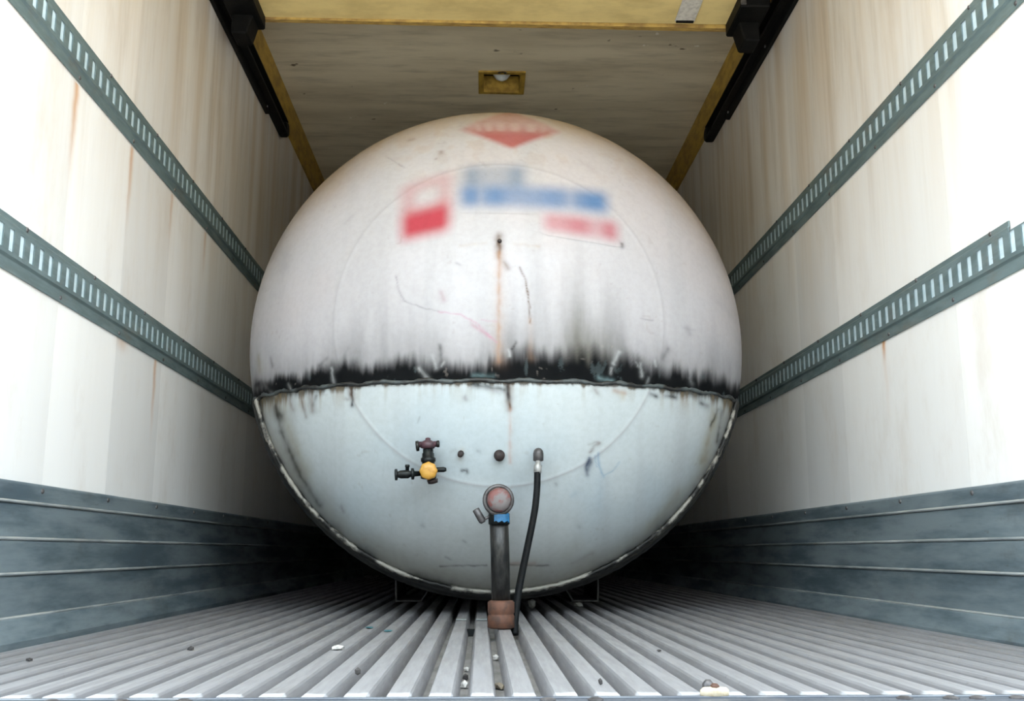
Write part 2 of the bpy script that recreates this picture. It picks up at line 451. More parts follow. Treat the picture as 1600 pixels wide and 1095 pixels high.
# ------------------------------------------------------------------ ceiling lamp
lamp = empty('ceiling_lamp', (LX, LY, ZC))
tag(lamp, 'square yellow recessed ceiling lamp with round milky bulb above the tank', 'lamp')
m = MB(); fw = 0.024
for (a, b, c, d) in ((LX-LW-fw, LX+LW+fw, LY-LD-fw, LY-LD), (LX-LW-fw, LX+LW+fw, LY+LD, LY+LD+fw), (LX-LW-fw, LX-LW, LY-LD, LY+LD), (LX+LW, LX+LW+fw, LY-LD, LY+LD)):
    m.box(a, b, c, d, ZC - 0.010, ZC - 0.0005)
m.build('frame', YELLOW, lamp, 0.0015)
m = MB(); h = 0.085
m.box(LX-LW, LX-LW+0.004, LY-LD, LY+LD, ZC-0.009, ZC+h); m.box(LX+LW-0.004, LX+LW, LY-LD, LY+LD, ZC-0.009, ZC+h)
m.box(LX-LW, LX+LW, LY-LD, LY-LD+0.004, ZC-0.009, ZC+h); m.box(LX-LW, LX+LW, LY+LD-0.004, LY+LD, ZC-0.009, ZC+h)
m.build('housing', YELLOW, lamp)
MB().box(LX-LW, LX+LW, LY-LD, LY+LD, ZC+h, ZC+h+0.006).build('back_plate', BLACKM, lamp)
MB().lathe([(0.045, 0), (0.050, 0.02), (0.046, 0.045), (0.032, 0.065), (0.012, 0.076), (0.001, 0.078)], (LX, LY, ZC+h), (0, 0, -1), 24).build('bulb', GLASS, lamp, smooth=True)
MB().lathe([(0.062, 0), (0.062, 0.012), (0.05, 0.016)], (LX, LY, ZC+h), (0, 0, -1), 24).build('bulb_holder', BLACKM, lamp, smooth=True)
MB().tube(catmull([(LX - 0.012, LY-LD-0.015, ZC - 0.012), (LX - 0.02, LY-LD-0.045, ZC - 0.022), (LX + 0.005, LY-LD-0.065, ZC - 0.028), (LX + 0.022, LY-LD-0.04, ZC - 0.02), (LX + 0.012, LY-LD-0.012, ZC - 0.011)]), 0.003, 8).build('wire_loop', DARKSTEEL, lamp, smooth=True)

# ------------------------------------------------------------------ slotted cargo rails
def rail(side, z0, ya, yb, label, notch=False):
    x = XL if side < 0 else XR
    s = -side
    H = 0.132; off = 0.0115; th = 0.0015
    o = empty('cargo_rail', (x, ya, z0)); tag(o, label, 'cargo rail', 'slotted steel cargo rails')
    # flat flanges against the wall, sloped webs up to the face
    m = MB().prism([(x + s*0.0015, z0), (x + s*0.0055, z0), (x + s*0.0055, z0 + 0.030), (x + s*off, z0 + 0.036), (x + s*(off - th), z0 + 0.0375), (x + s*0.0015, z0 + 0.032)], ya, yb)
    m.build('lower_flange', RAIL, o, 0.0008)
    m = MB().prism([(x + s*0.0015, z0 + H), (x + s*0.0055, z0 + H), (x + s*0.0055, z0 + H - 0.014), (x + s*off, z0 + H - 0.020), (x + s*(off - th), z0 + H - 0.0215), (x + s*0.0015, z0 + H - 0.016)], ya + (0.0 if not notch else 0.175), yb)
    m.build('upper_flange', RAIL, o, 0.0008)
    za, zb = z0 + 0.036, z0 + H - 0.020
    sa, sb = z0 + 0.046, z0 + 0.100
    P = 0.0555; sw = 0.0245
    m = MB(); xf, xb = x + s*off, x + s*(off - th)
    xa, xc = min(xf, xb), max(xf, xb)
    y = ya; n = 0
    while y + P <= yb:
        zt = zb if not (notch and y < ya + 0.15) else sb + 0.003     # torn upper corner at the rail's end
        m.box(xa, xc, y, y + P - sw, za, zt)
        m.box(xa, xc, y + P - sw, y + P, za, sa)
        m.box(xa, xc, y + P - sw, y + P, sb, zt)
        y += P; n += 1
    m.build('slotted_face', RAIL, o)
    MB().box(min(x + s*0.006, x + s*0.008), max(x + s*0.006, x + s*0.008), ya + 0.002, yb, za, zb if not notch else sb + 0.003).build('zinc_back_strip', ZINC, o)
    rv = MB().lathe([(0.0065, 0), (0.005, 0.0025), (0.002, 0.0035)], (0, 0, 0), (s, 0, 0), 10).mesh('rivet')
    y = 2.66 - 0.446
    while y < 6.6:
        if y > ya:
            link('rivet', rv, GREYST, o, loc=(x + s*0.0055, y, z0 + 0.012))
            link('rivet', rv, GREYST, o, loc=(x + s*0.0055, y + 0.22, z0 + H - 0.006))
        y += 0.446
    return o
rail(-1, 1.480, 1.75, 8.5, 'upper slotted steel cargo rail on the left wall')
rail(-1, 0.856, 1.75, 8.5, 'lower slotted steel cargo rail on the left wall')
rail(1, 1.490, 1.75, 8.5, 'upper slotted steel cargo rail on the right wall')
rail(1, 0.868, 2.335 - 0.0555*3, 8.5, 'lower slotted steel cargo rail on the right wall, its cut end in view', notch=True)

# ------------------------------------------------------------------ the tank
tank = empty('gas_tank', (AX, RY + 1.6, 0))
tag(tank, 'large round white gas tank with black tarry seam, filling the cargo space', 'tank')

rs = np.random.RandomState(11)
def vnoise(x, z, fx, fz, seed):
    """value noise on arrays, about 0..1"""
    g = np.random.RandomState(seed).rand(256, 256)
    a = x*fx + 100.3; b = z*fz + 77.7
    i = np.floor(a).astype(int); j = np.floor(b).astype(int)
    u = a - i; v = b - j; u = u*u*(3 - 2*u); v = v*v*(3 - 2*v)
    i0 = i % 256; i1 = (i + 1) % 256; j0 = j % 256; j1 = (j + 1) % 256
    return (g[i0, j0]*(1-u) + g[i1, j0]*u)*(1-v) + (g[i0, j1]*(1-u) + g[i1, j1]*u)*v
def fnoise(x, z, fx, fz, seed, o=4):
    t = 0; a = 0.5; n = 0
    for k in range(o):
        t = t + a*vnoise(x, z, fx*2**k, fz*2**k, seed + k); n += a; a *= 0.55
    return t/n
def sstep(lo, hi, v):
    t = np.clip((v - lo)/(hi - lo), 0, 1); return t*t*(3 - 2*t)
def lerp(c, col, f):
    return c*(1 - f[:, None]) + np.array(col)[None, :]*f[:, None]
PAL = dict(brown=(0.094, 0.054, 0.032), rust=(0.230, 0.108, 0.043), peach=(0.374, 0.252, 0.187), rustpink=(0.360, 0.202, 0.144), grey=(0.158, 0.158, 0.166), pink=(0.36, 0.15, 0.22), pinkgrey=(0.274, 0.187, 0.202),
           dark=(0.004, 0.004, 0.005), beige=(0.324, 0.259, 0.173), olive=(0.216, 0.180, 0.086), navy=(0.007, 0.022, 0.058), blue=(0.043, 0.158, 0.302), white=(0.403, 0.418, 0.425), tealgrey=(0.158, 0.238, 0.252))
MARKS = [
    ([(-0.003,0.264),(-0.003,0.229)],0.0095,'brown',0.75),
    ([(-0.003,0.241),(-0.003,0.191)],0.0063,'brown',0.8),
    ([(-0.003,0.206),(-0.003,0.106),(-0.005,-0.022),(-0.004,-0.156)],0.0052,'rust',0.55),
    ([(-0.001,0.195),(-0.003,-0.145)],0.0147,'peach',0.3),
    ([(0.063,0.156),(0.082,0.112),(0.092,0.047),(0.096,-0.031)],0.0023,'brown',0.75),
    ([(0.096,-0.02),(0.098,-0.144)],0.0072,'peach',0.25),
    ([(-0.339,0.133),(-0.33,0.088),(-0.31,0.048),(-0.25,0.022),(-0.196,0.008)],0.0019,'grey',0.55),
    ([(-0.196,0.008),(-0.126,-0.004),(-0.075,-0.032),(-0.011,-0.096)],0.0021,'pink',0.5),
    ([(-0.089,-0.038),(-0.06,-0.057),(-0.027,-0.08)],0.0031,'pink',0.45),
    ([(-0.06,-0.02),(-0.013,-0.028)],0.0018,'pink',0.4),
    ([(-0.095,-0.03),(-0.044,-0.072)],0.0031,'pinkgrey',0.4),
    ([(-0.189,0.069),(-0.182,0.048)],0.0073,'pinkgrey',0.7),
    ([(0.013,0.173),(0.024,0.151)],0.0073,'brown',0.55),
    ([(0.406,0.261),(0.408,0.252)],0.0054,'dark',0.7),
    ([(-0.321,0.695),(-0.305,0.699)],0.0059,'brown',0.4),
    ([(-0.202,0.617),(-0.202,0.607)],0.0057,'brown',0.6),
    ([(-0.219,0.587),(-0.223,0.582)],0.0034,'brown',0.5),
    ([(0.637,-0.01),(0.642,-0.025)],0.0077,'grey',0.5),
    ([(0.618,-0.008),(0.663,-0.011)],0.0033,'grey',0.35),
    ([(0.463,0.005),(0.509,0.003)],0.0021,'grey',0.5),
    ([(-0.745,0.286),(-0.747,0.222)],0.0186,'grey',0.22),
    ([(0.769,0.117),(0.822,0.085)],0.0184,'grey',0.16),
    ([(-0.397,0.62),(-0.33,0.556)],0.0019,'grey',0.6),
    ([(-0.129,0.232),(-0.045,0.241)],0.0032,'beige',0.35),
    ([(0.045,0.239),(0.127,0.23)],0.0032,'beige',0.35),
    ([(-0.14,0.169),(-0.13,0.164)],0.0031,'grey',0.6),
    ([(0.281,0.588),(0.333,0.545)],0.0068,'brown',0.14),
    ([(-0.483,0.393),(-0.526,0.349)],0.0056,'grey',0.2),
    ([(-0.48,-0.226),(-0.478,-0.283)],0.0042,'dark',0.85),
    ([(-0.482,-0.226),(-0.482,-0.259)],0.0074,'brown',0.5),
    ([(-0.63,-0.231),(-0.621,-0.286)],0.0098,'brown',0.5),
    ([(-0.664,-0.241),(-0.645,-0.309)],0.0044,'brown',0.6),
    ([(-0.709,-0.246),(-0.694,-0.279)],0.0067,'brown',0.5),
    ([(-0.606,-0.242),(-0.616,-0.27)],0.0054,'dark',0.5),
    ([(0.029,-0.234),(0.031,-0.306)],0.0082,'brown',0.85),
    ([(0.024,-0.234),(0.027,-0.27)],0.0051,'dark',0.8),
    ([(0.033,-0.306),(0.034,-0.376),(0.034,-0.468)],0.0046,'rustpink',0.5),
    ([(-0.084,-0.228),(0.014,-0.242)],0.0071,'dark',0.75),
    ([(-0.033,-0.238),(-0.002,-0.258)],0.0051,'grey',0.4),
    ([(0.308,-0.235),(0.317,-0.247)],0.0062,'brown',0.5),
    ([(0.373,-0.236),(0.406,-0.241)],0.0073,'rust',0.5),
    ([(0.399,-0.243),(0.401,-0.259)],0.0063,'beige',0.6),
    ([(0.502,-0.241),(0.52,-0.244)],0.0064,'dark',0.8),
    ([(0.553,-0.241),(0.591,-0.244)],0.0065,'dark',0.85),
    ([(0.69,-0.253),(0.717,-0.258)],0.0078,'dark',0.8),
    ([(0.786,-0.265),(0.774,-0.368)],0.008,'dark',0.6),
    ([(0.754,-0.287),(0.727,-0.375),(0.715,-0.439)],0.0136,'olive',0.6),
    ([(0.767,-0.264),(0.736,-0.321)],0.0046,'dark',0.6),
    ([(-0.763,-0.27),(-0.741,-0.357),(-0.683,-0.486),(-0.612,-0.594)],0.0102,'dark',0.75),
    ([(-0.741,-0.273),(-0.705,-0.361),(-0.651,-0.489)],0.018,'olive',0.35),
    ([(-0.769,-0.261),(-0.742,-0.294)],0.0113,'dark',0.6),
    ([(-0.502,-0.258),(-0.495,-0.262)],0.0032,'brown',0.6),
    ([(-0.112,-0.266),(-0.108,-0.278)],0.0051,'grey',0.55),
    ([(-0.528,-0.604),(-0.524,-0.614)],0.0055,'grey',0.6),
    ([(-0.252,-0.663),(-0.246,-0.667)],0.0054,'grey',0.6),
    ([(-0.119,-0.492),(-0.105,-0.494),(-0.103,-0.502)],0.0036,'dark',0.75),
    ([(0.183,-0.531),(0.185,-0.537)],0.0042,'grey',0.5),
    ([(0.267,-0.667),(0.268,-0.671)],0.0043,'grey',0.5),
    ([(-0.115,-0.715),(-0.107,-0.719)],0.0032,'grey',0.5),
    ([(-0.173,-0.769),(-0.158,-0.775)],0.0033,'grey',0.6),
    ([(-0.257,-0.326),(-0.263,-0.344)],0.0021,'grey',0.4),
    ([(-0.373,-0.46),(-0.379,-0.51)],0.0021,'grey',0.15),
    ([(-0.072,-0.433),(-0.062,-0.437)],0.0041,'grey',0.5),
    ([(-0.119,-0.425),(-0.125,-0.457)],0.0051,'beige',0.35),
    ([(-0.14,-0.429),(-0.156,-0.436)],0.0031,'brown',0.3),
    ([(0.293,-0.453),(0.281,-0.481),(0.286,-0.505)],0.0047,'navy',0.8),
    ([(0.297,-0.465),(0.289,-0.489)],0.0063,'navy',0.7),
    ([(0.32,-0.436),(0.328,-0.48),(0.342,-0.51)],0.0031,'blue',0.6),
    ([(0.31,-0.444),(0.317,-0.48)],0.0021,'blue',0.5),
    ([(0.346,-0.504),(0.374,-0.491),(0.395,-0.462)],0.0021,'blue',0.35),
    ([(0.294,-0.433),(0.307,-0.416),(0.326,-0.404)],0.0042,'brown',0.6),
    ([(0.289,-0.409),(0.323,-0.4)],0.0026,'brown',0.4),
    ([(0.336,-0.516),(0.331,-0.601)],0.0095,'blue',0.1),
    ([(0.251,-0.562),(0.237,-0.574)],0.0063,'blue',0.12),
    ([(-0.194,-0.797),(-0.039,-0.796)],0.002,'dark',0.6),
    ([(0.036,-0.792),(0.173,-0.795)],0.0024,'dark',0.6),
    ([(0.036,-0.786),(0.125,-0.788)],0.0055,'rust',0.35),
    ([(0.22,-0.767),(0.261,-0.735)],0.0176,'olive',0.18),
    ([(-0.016,-0.831),(0.156,-0.799)],0.0244,'brown',0.1),
    ([(0.515,-0.68),(0.624,-0.55)],0.0102,'olive',0.3),
    ([(0.255,-0.788),(0.32,-0.756)],0.0056,'brown',0.35),
    ([(-0.191,-0.103),(-0.186,-0.154)],0.0051,'dark',0.5),
    ([(-0.258,-0.173),(-0.231,-0.204)],0.0051,'white',0.55),
    ([(-0.215,-0.133),(-0.202,-0.174)],0.0036,'white',0.8),
    ([(-0.186,-0.169),(-0.178,-0.157)],0.0031,'white',0.6),
    ([(-0.55,-0.157),(-0.54,-0.206)],0.0037,'white',0.6),
    ([(-0.708,-0.193),(-0.696,-0.22)],0.0033,'white',0.5),
    ([(0.386,-0.112),(0.368,-0.15)],0.0047,'white',0.9),
    ([(0.36,-0.165),(0.358,-0.184)],0.0031,'white',0.6),
    ([(0.461,-0.144),(0.465,-0.186)],0.0042,'white',0.75),
    ([(0.511,-0.13),(0.515,-0.148)],0.0032,'white',0.7),
    ([(0.452,-0.153),(0.443,-0.141)],0.0026,'white',0.6),
    ([(0.028,-0.121),(0.03,-0.137)],0.0041,'white',0.7),
    ([(0.319,-0.198),(0.362,-0.206)],0.0052,'tealgrey',0.7),
    ([(0.488,-0.188),(0.483,-0.213)],0.0032,'white',0.5),
    ([(-0.084,-0.198),(-0.023,-0.202)],0.0051,'tealgrey',0.4),
    ([(-0.827,-0.052),(-0.813,-0.176),(-0.767,-0.223)],0.004,'white',0.6),
    ([(-0.842,-0.07),(-0.832,-0.129)],0.007,'olive',0.6),
    ([(-0.784,-0.095),(-0.775,-0.123)],0.0045,'dark',0.5),
    ([(-0.854,-0.166),(-0.781,-0.187)],0.0187,'dark',0.8),
    ([(-0.802,-0.204),(-0.761,-0.194)],0.0103,'dark',0.7),
    ([(-0.593,-0.143),(-0.566,-0.125)],0.0054,'dark',0.4),
    ([(-0.514,-0.139),(-0.493,-0.099)],0.0053,'grey',0.4),
    ([(0.541,-0.121),(0.558,-0.087)],0.0075,'dark',0.45),
    ([(0.65,-0.194),(0.637,-0.174)],0.0055,'white',0.3),
    ([(0.038,-0.115),(0.05,-0.094)],0.0031,'dark',0.6),
]

def paint(x, z, upper):
    """paint, soot, rust and scratches of the dome at local (x, z)"""
    n = len(x); r = np.hypot(x, z)/R
    f = fnoise(x, z, 2.2, 2.2, 3)
    if upper:
        c = np.tile(np.array([0.385, 0.372, 0.392]), (n, 1))
        c = lerp(c, (0.40, 0.355, 0.358), sstep(0.45, 0.75, f)*0.45)
        # brown film along the top edge
        top = sstep(0.74, 1.0, r + 0.10*(fnoise(x, z, 6, 6, 21) - 0.5))*sstep(0.05, 0.6, z)
        c = lerp(c, (0.26, 0.18, 0.105), top*0.80)
        c = lerp(c, (0.16, 0.11, 0.06), sstep(0.88, 1.0, r)*sstep(-0.1, 0.6, z)*0.65)
        c = lerp(c, (0.32, 0.24, 0.17), sstep(0.55, 0.72, fnoise(x, z, 16, 16, 41))*sstep(0.35, 0.75, z)*0.35)
    else:
        c = np.tile(np.array([0.425, 0.465, 0.480]), (n, 1))
        c = lerp(c, (0.355, 0.43, 0.475), sstep(0.40, 0.75, f)*0.6)
        c = lerp(c, (0.36, 0.35, 0.31), sstep(-0.55, -0.85, z + 0.08*(f - 0.5))*0.45)
    # faint vertical washes
    w = fnoise(x, z, 16, 1.2, 5)
    c = lerp(c, (0.30, 0.30, 0.31), sstep(0.45, 0.8, w)*0.25)
    # weld line between crown and knuckle
    rr = np.hypot(x, z + 0.0)
    c = lerp(c, (0.28, 0.27, 0.28), np.exp(-((rr - 0.545)/0.004)**2)*(0.55 if not upper else 0.30))
    if upper:
        h = z - SEAM
        fine = fnoise(x, z, 48, 5, 51)
        mid = fnoise(x, z, 14, 4, 53)
        wide = fnoise(x, z*0, 6, 1, 61)
        T = 0.052 + 0.042*np.exp(-((x - 0.27)/0.24)**2) + 0.022*np.exp(-((x + 0.30)/0.14)**2) + 0.016*np.exp(-((x - 0.70)/0.14)**2)
        T = T*(0.65 + 0.7*wide)
        d = h - (mid - 0.5)*0.060 - (fine - 0.5)*0.060
        black = sstep(T*1.45, T*0.50, d)
        black = np.maximum(black, sstep(0.020, 0.010, h))
        Hz = 0.085 + 0.125*np.exp(-((x - 0.27)/0.19)**2) + 0.085*np.exp(-((x + 0.38)/0.17)**2) + 0.05*np.exp(-((x - 0.05)/0.10)**2) + 0.05*np.exp(-((x - 0.72)/0.1)**2)
        amp = 0.70 + 0.22*np.exp(-((x - 0.27)/0.2)**2)
        streak = fnoise(x, z, 22, 3, 71)
        haze = np.exp(-(np.clip(h, 0, 9)/(Hz*(0.75 + 0.6*streak)))**1.7)*amp*(0.45 + 1.0*streak)
        warm = np.exp(-((x - 0.26)/0.10)**2)
        c = lerp(c, (0.072, 0.074, 0.076), np.clip(haze, 0, 0.9))
        c = lerp(c, (0.14, 0.125, 0.08), np.clip(haze*warm, 0, 1)*0.4)
        c = lerp(c, (0.0022, 0.0028, 0.0034), black)
        # pale scrapes inside the tar
        sc = sstep(0.66, 0.74, fnoise(x, z, 45, 16, 81))*black*0.45
        c = lerp(c, (0.06, 0.078, 0.082), sc)
    else:
        h = SEAM - z
        drip = fnoise(x, z, 55, 6, 91)
        edge = sstep(0.4, 0.95, np.abs(x)/R)
        dk = sstep(0.012 + 0.03*edge, 0.002, h - (drip - 0.45)*0.045*(0.6 + edge))
        c = lerp(c, (0.022, 0.018, 0.013), dk*0.85)
        c = lerp(c, (0.20, 0.14, 0.07), sstep(0.10, 0.0, h)*sstep(0.5, 0.72, drip)*(0.25 + 0.6*edge))
        # grime that gathers along the rim
        g = sstep(0.925, 0.985, r + 0.05*(fnoise(x, z, 12, 12, 101) - 0.5))
        c = lerp(c, (0.006, 0.006, 0.0055), g*0.95)
        g2 = sstep(0.84, 0.97, r + 0.10*(fnoise(x, z, 9, 9, 111) - 0.5))
        c = lerp(c, (0.19, 0.16, 0.10), g2*0.45*(1 - g))
    jx = (fnoise(x, z, 60, 60, 121, 2) - 0.5)*0.006
    jz = (fnoise(x, z, 60, 60, 131, 2) - 0.5)*0.006
    for pl, wd, key, a in MARKS:
        P = np.array(pl)
        lo = P.min(0) - wd*4 - 0.01; hi = P.max(0) + wd*4 + 0.01
        if (upper and hi[1] < SEAM) or (not upper and lo[1] > SEAM): continue
        ix = np.nonzero((x > lo[0]) & (x < hi[0]) & (z > lo[1]) & (z < hi[1]))[0]
        if len(ix) == 0: continue
        px = x[ix] + jx[ix]; pz = z[ix] + jz[ix]
        best = np.full(len(ix), 1e9)
        segs = [(P[i], P[i+1]) for i in range(len(P)-1)] if len(P) > 1 else [(P[0], P[0] + 1e-4)]
        for p, q in segs:
            d = q - p; L = max(d @ d, 1e-9)
            t = np.clip(((px - p[0])*d[0] + (pz - p[1])*d[1])/L, 0, 1)
            best = np.minimum(best, np.hypot(px - p[0] - t*d[0], pz - p[1] - t*d[1]))
        m = np.exp(-(best/(wd*1.35))**1.5)*a*(0.88 if key != 'white' else 0.62)*np.clip(0.45 + 1.1*fnoise(px, pz, 40, 40, 171, 2), 0, 1.3)
        c[ix] = lerp(c[ix], PAL[key], m)
    # pin-point chips and specks
    sp = sstep(0.80, 0.86, vnoise(x, z, 90, 90, 141))*sstep(0.72, 0.85, vnoise(x, z, 20, 20, 151))
    c = lerp(c, (0.25, 0.22, 0.20), sp*0.25)
    return np.clip(c, 0, 1)

def set_color(me, c, name='paint', alpha=None):
    at = me.color_attributes.new(name, 'FLOAT_COLOR', 'POINT')
    a = np.ones((len(c), 4), dtype=np.float32); a[:, :3] = c
    if alpha is not None: a[:, 3] = alpha
    at.data.foreach_set('color', a.ravel())

def dome_material(name, rough):
    t = NT(name, rough, 0, 0.5)
    p = t.pos()
    f = t.noise(p, (1, 1, 1), 55, 4, 0.6, 0.3, 0.75)
    c = t.mix(t.math('MULTIPLY', f, 0.25), t.attr('paint').outputs['Color'], (0.72, 0.70, 0.68), 'MULTIPLY')
    g = t.noise(p, (1, 1, 1), 9, 4, 0.6)
    t.bump(t.math('ADD', t.math('MULTIPLY', f, 0.15), g), 0.10, 0.006)
    lum = t.sep(t.attr('paint').outputs['Vector'])[1]
    r1 = t.rng(g, 0.3, 0.7, rough - 0.08, rough + 0.1)
    soot = t.rng(lum, 0.03, 0.25, 1.0, 0.0)                  # soot and tar are matt, the paint is not
    t.rough(t.math('ADD', r1, t.math('MULTIPLY', soot, 0.4), clamp=True))
    t.set(t.b.inputs['Specular IOR Level'], t.rng(soot, 0, 1, 0.5, 0.12))
    return t.col(c)

# dome: polar grid, split at the seam into the upper and the lower half
NA, NR = 920, 270
th = np.linspace(0, 2*PI, NA, endpoint=False)
ph = np.linspace(0.0035, PI/2, NR)
PH, TH = np.meshgrid(ph, th, indexing='ij')
lx = (R*np.sin(PH)*np.cos(TH)).ravel(); lz = (R*np.sin(PH)*np.sin(TH)).ravel(); ly = (-B*np.cos(PH)).ravel()
# raised weld bead and slight dents
rr = np.hypot(lx, lz)
bead = 0.0014*np.exp(-((rr - 0.545)/0.006)**2)
dent = (fnoise(lx, lz, 5, 5, 161) - 0.5)*0.006
ly = ly - bead + dent*np.clip(1 - (rr/R)**4, 0, 1)
ii, jj = np.meshgrid(np.arange(NR-1), np.arange(NA), indexing='ij')
q = np.stack([ii*NA + jj, ii*NA + (jj+1) % NA, (ii+1)*NA + (jj+1) % NA, (ii+1)*NA + jj], -1).reshape(-1, 4)
zc = lz[q].mean(1)
def half(name, sel, upper, mat):
    qq = q[sel]
    if upper:
        ids = np.arange(NA)[::-1]      # tiny cap at the pole
    used, inv = np.unique(qq, return_inverse=True)
    qq = inv.reshape(-1, 4)
    x, y, z = lx[used], ly[used], lz[used]
    k = 1.004 if upper else 1.0
    co = np.stack([AX + x*k, RY + y*k, AZ + z*k], -1)
    me = bpy.data.meshes.new(name)
    me.from_pydata(co.tolist(), [], qq.tolist())
    if upper:
        bm = bmesh.new(); bm.from_mesh(me); bm.verts.ensure_lookup_table()
        bmesh.ops.holes_fill(bm, edges=[e for e in bm.edges if e.is_boundary and all(math.hypot(v.co.x-AX, v.co.z-AZ) < 0.02 for v in e.verts)], sides=0)
        bm.to_mesh(me); bm.free()
    set_color(me, paint(x, z, upper))
    o = link(name, me, mat, tank, smooth=True)
    return o
DOMEU = dome_material('sooty_white_dome_paint', 0.42)
DOMEL = dome_material('bluish_white_dome_paint', 0.38)
up = half('upper_dome', zc > SEAM, True, DOMEU)
tag(up, 'pinkish white upper dome sheet with soot along its lower edge')
low = half('lower_dome', zc <= SEAM, False, DOMEL)
tag(low, 'bluish white lower dome with valves and a grimy rim')
# flip normals towards the viewer if needed
for o in (up, low):
    me = o.data
    if me.polygons[len(me.polygons)//2].normal.y > 0: me.flip_normals()

def on_dome(x, z, k=1.0):
    x, z = x/k, z/k
    return Vector((AX + x*k, RY - B*k*math.sqrt(max(0, 1 - (x*x + z*z)/R**2)), AZ + z*k))
def dome_normal(x, z):
    y = -B*math.sqrt(max(1e-6, 1 - (x*x + z*z)/R**2))
    return Vector((x/R**2, y/B**2, z/R**2)).normalized()

# seam strip: a ragged tarry lip running round the dome
xm = math.sqrt(R*R - SEAM*SEAM)
pts, rads = [], []
for i in range(181):
    a = -PI/2 + PI*i/180
    x = xm*math.sin(a)
    p = on_dome(x*0.999, SEAM + 0.002 + 0.003*math.sin(i*0.61) + random.uniform(-0.0015, 0.0015), 1.004)
    pts.append(p); rads.append(0.0065 + random.uniform(-0.002, 0.002))
seam = MB().tube(pts, rads, 10).build('seam_strip', SEAMM, tank, smooth=True)
tag(seam, 'raised tar-coated seam strip across the dome')

# rim band round the lower half
def arc_sweep(prof, a0, a1, n, name, mat, jitter=0.0):
    m = MB(); v = []; f = []; k = len(prof)
    for i in range(n + 1):
        a = a0 + (a1 - a0)*i/n
        for (r, y) in prof:
            r2 = r + random.uniform(-jitter, jitter); 
            v.append((AX + r2*math.cos(a), RY + y + random.uniform(-jitter, jitter), AZ + r2*math.sin(a)))
    for i in range(n):
        for j in range(k):
            f.append((i*k + j, i*k + (j+1) % k, (i+1)*k + (j+1) % k, (i+1)*k + j))
    f.append(tuple(range(k))); f.append(tuple(range(n*k, n*k + k))[::-1])
    m.add(v, f); return m.build(name, mat, tank, smooth=True)
aS = math.asin(-SEAM/R)
arc_sweep([(0.884, -0.150), (0.890, -0.172), (0.905, -0.150), (0.919, -0.085), (0.923, 0.0), (0.918, 0.10), (0.885, 0.10)], PI + aS + 0.01, 2*PI - aS - 0.01, 160, 'rim_band', RIMM, 0.0012)
arc_sweep([(0.877, -0.165), (0.881, -0.182), (0.888, -0.182), (0.894, -0.170), (0.885, -0.155)], PI + aS + 0.01, 2*PI - aS - 0.01, 260, 'chipped_edge', CHIP, 0.0022)
arc_sweep([(0.917, -0.006), (0.9195, 0.0), (0.9195, 0.05), (0.915, 0.055)], -aS, PI + aS, 120, 'shell_hem', TANKW, 0.0004)

# barrel and rear end of the tank
cyl = MB().lathe([(0.10, 3.98), (0.35, 3.95), (0.60, 3.85), (0.78, 3.70), (0.88, 3.50), (0.912, 3.30), (0.912, 0.03)], (AX, RY, AZ), (0, 1, 0), 96)
cyl.build('barrel', TANKW, tank, smooth=True)
# four splayed saddle feet made of folded plate
for xf, yf in ((-0.363, 4.50), (0.390, 4.49), (-0.363, 6.35), (0.390, 6.35)):
    s = 1 if xf < 0 else -1
    m = MB(); t = 0.008
    x0 = AX + xf - 0.058; x1 = AX + xf + 0.058
    if s > 0: xo, xi = x0, x1
    else: xo, xi = x1, x0
    m.box(min(xo, xi), max(xo, xi), yf, yf + 0.55, 0.0005, t)
    def zc_(x): return AZ - math.sqrt(0.912**2 - (x - AX)**2) + 0.004
    m.prism([(xo, t), (xo + s*t, t), (xo + s*(t - 0.006), zc_(xo)), (xo - s*0.006, zc_(xo))], yf, yf + 0.55)
    xt = xi + s*0.055
    m.prism([(xi - s*t, t), (xi, t), (xt, zc_(xt)), (xt - s*t, zc_(xt))], yf, yf + 0.55)
    m.build('saddle_foot', GREYST, tank, 0.001)

# ---- printed marks on the dome (thin film following its curve, blurred and faded)
PRINTS = []                                 # every print: corners TL, TR, BR, BL in local (x, z) and its colour function
def inv_quad(Q, x, z):
    """(u, v) of a point inside a skew quad, by Newton steps"""
    u = np.full(len(x), 0.5); v = np.full(len(x), 0.5)
    a, b, c, d = [np.array(p) for p in Q]
    for _ in range(7):
        px = (a[0]*(1-u) + b[0]*u)*(1-v) + (d[0]*(1-u) + c[0]*u)*v - x
        pz = (a[1]*(1-u) + b[1]*u)*(1-v) + (d[1]*(1-u) + c[1]*u)*v - z
        xu = (b[0]-a[0])*(1-v) + (c[0]-d[0])*v; xv = (d[0]-a[0])*(1-u) + (c[0]-b[0])*u
        zu = (b[1]-a[1])*(1-v) + (c[1]-d[1])*v; zv = (d[1]-a[1])*(1-u) + (c[1]-b[1])*u
        D = xu*zv - xv*zu; D = np.where(np.abs(D) < 1e-6, 1e-6, D)
        u = np.clip(u - (px*zv - xv*pz)/D, -3, 4); v = np.clip(v - (xu*pz - px*zu)/D, -3, 4)
    return u, v
def printed(x, z):
    c = paint(x, z, True)
    for Q, fn, m in PRINTS:
        u, v = inv_quad(Q, x, z)
        col, al = fn(u, v)
        al = np.where((u > -m) & (u < 1 + m) & (v > -m) & (v < 1 + m), al, 0)
        c = c*(1 - al[:, None]) + col*al[:, None]
    return c
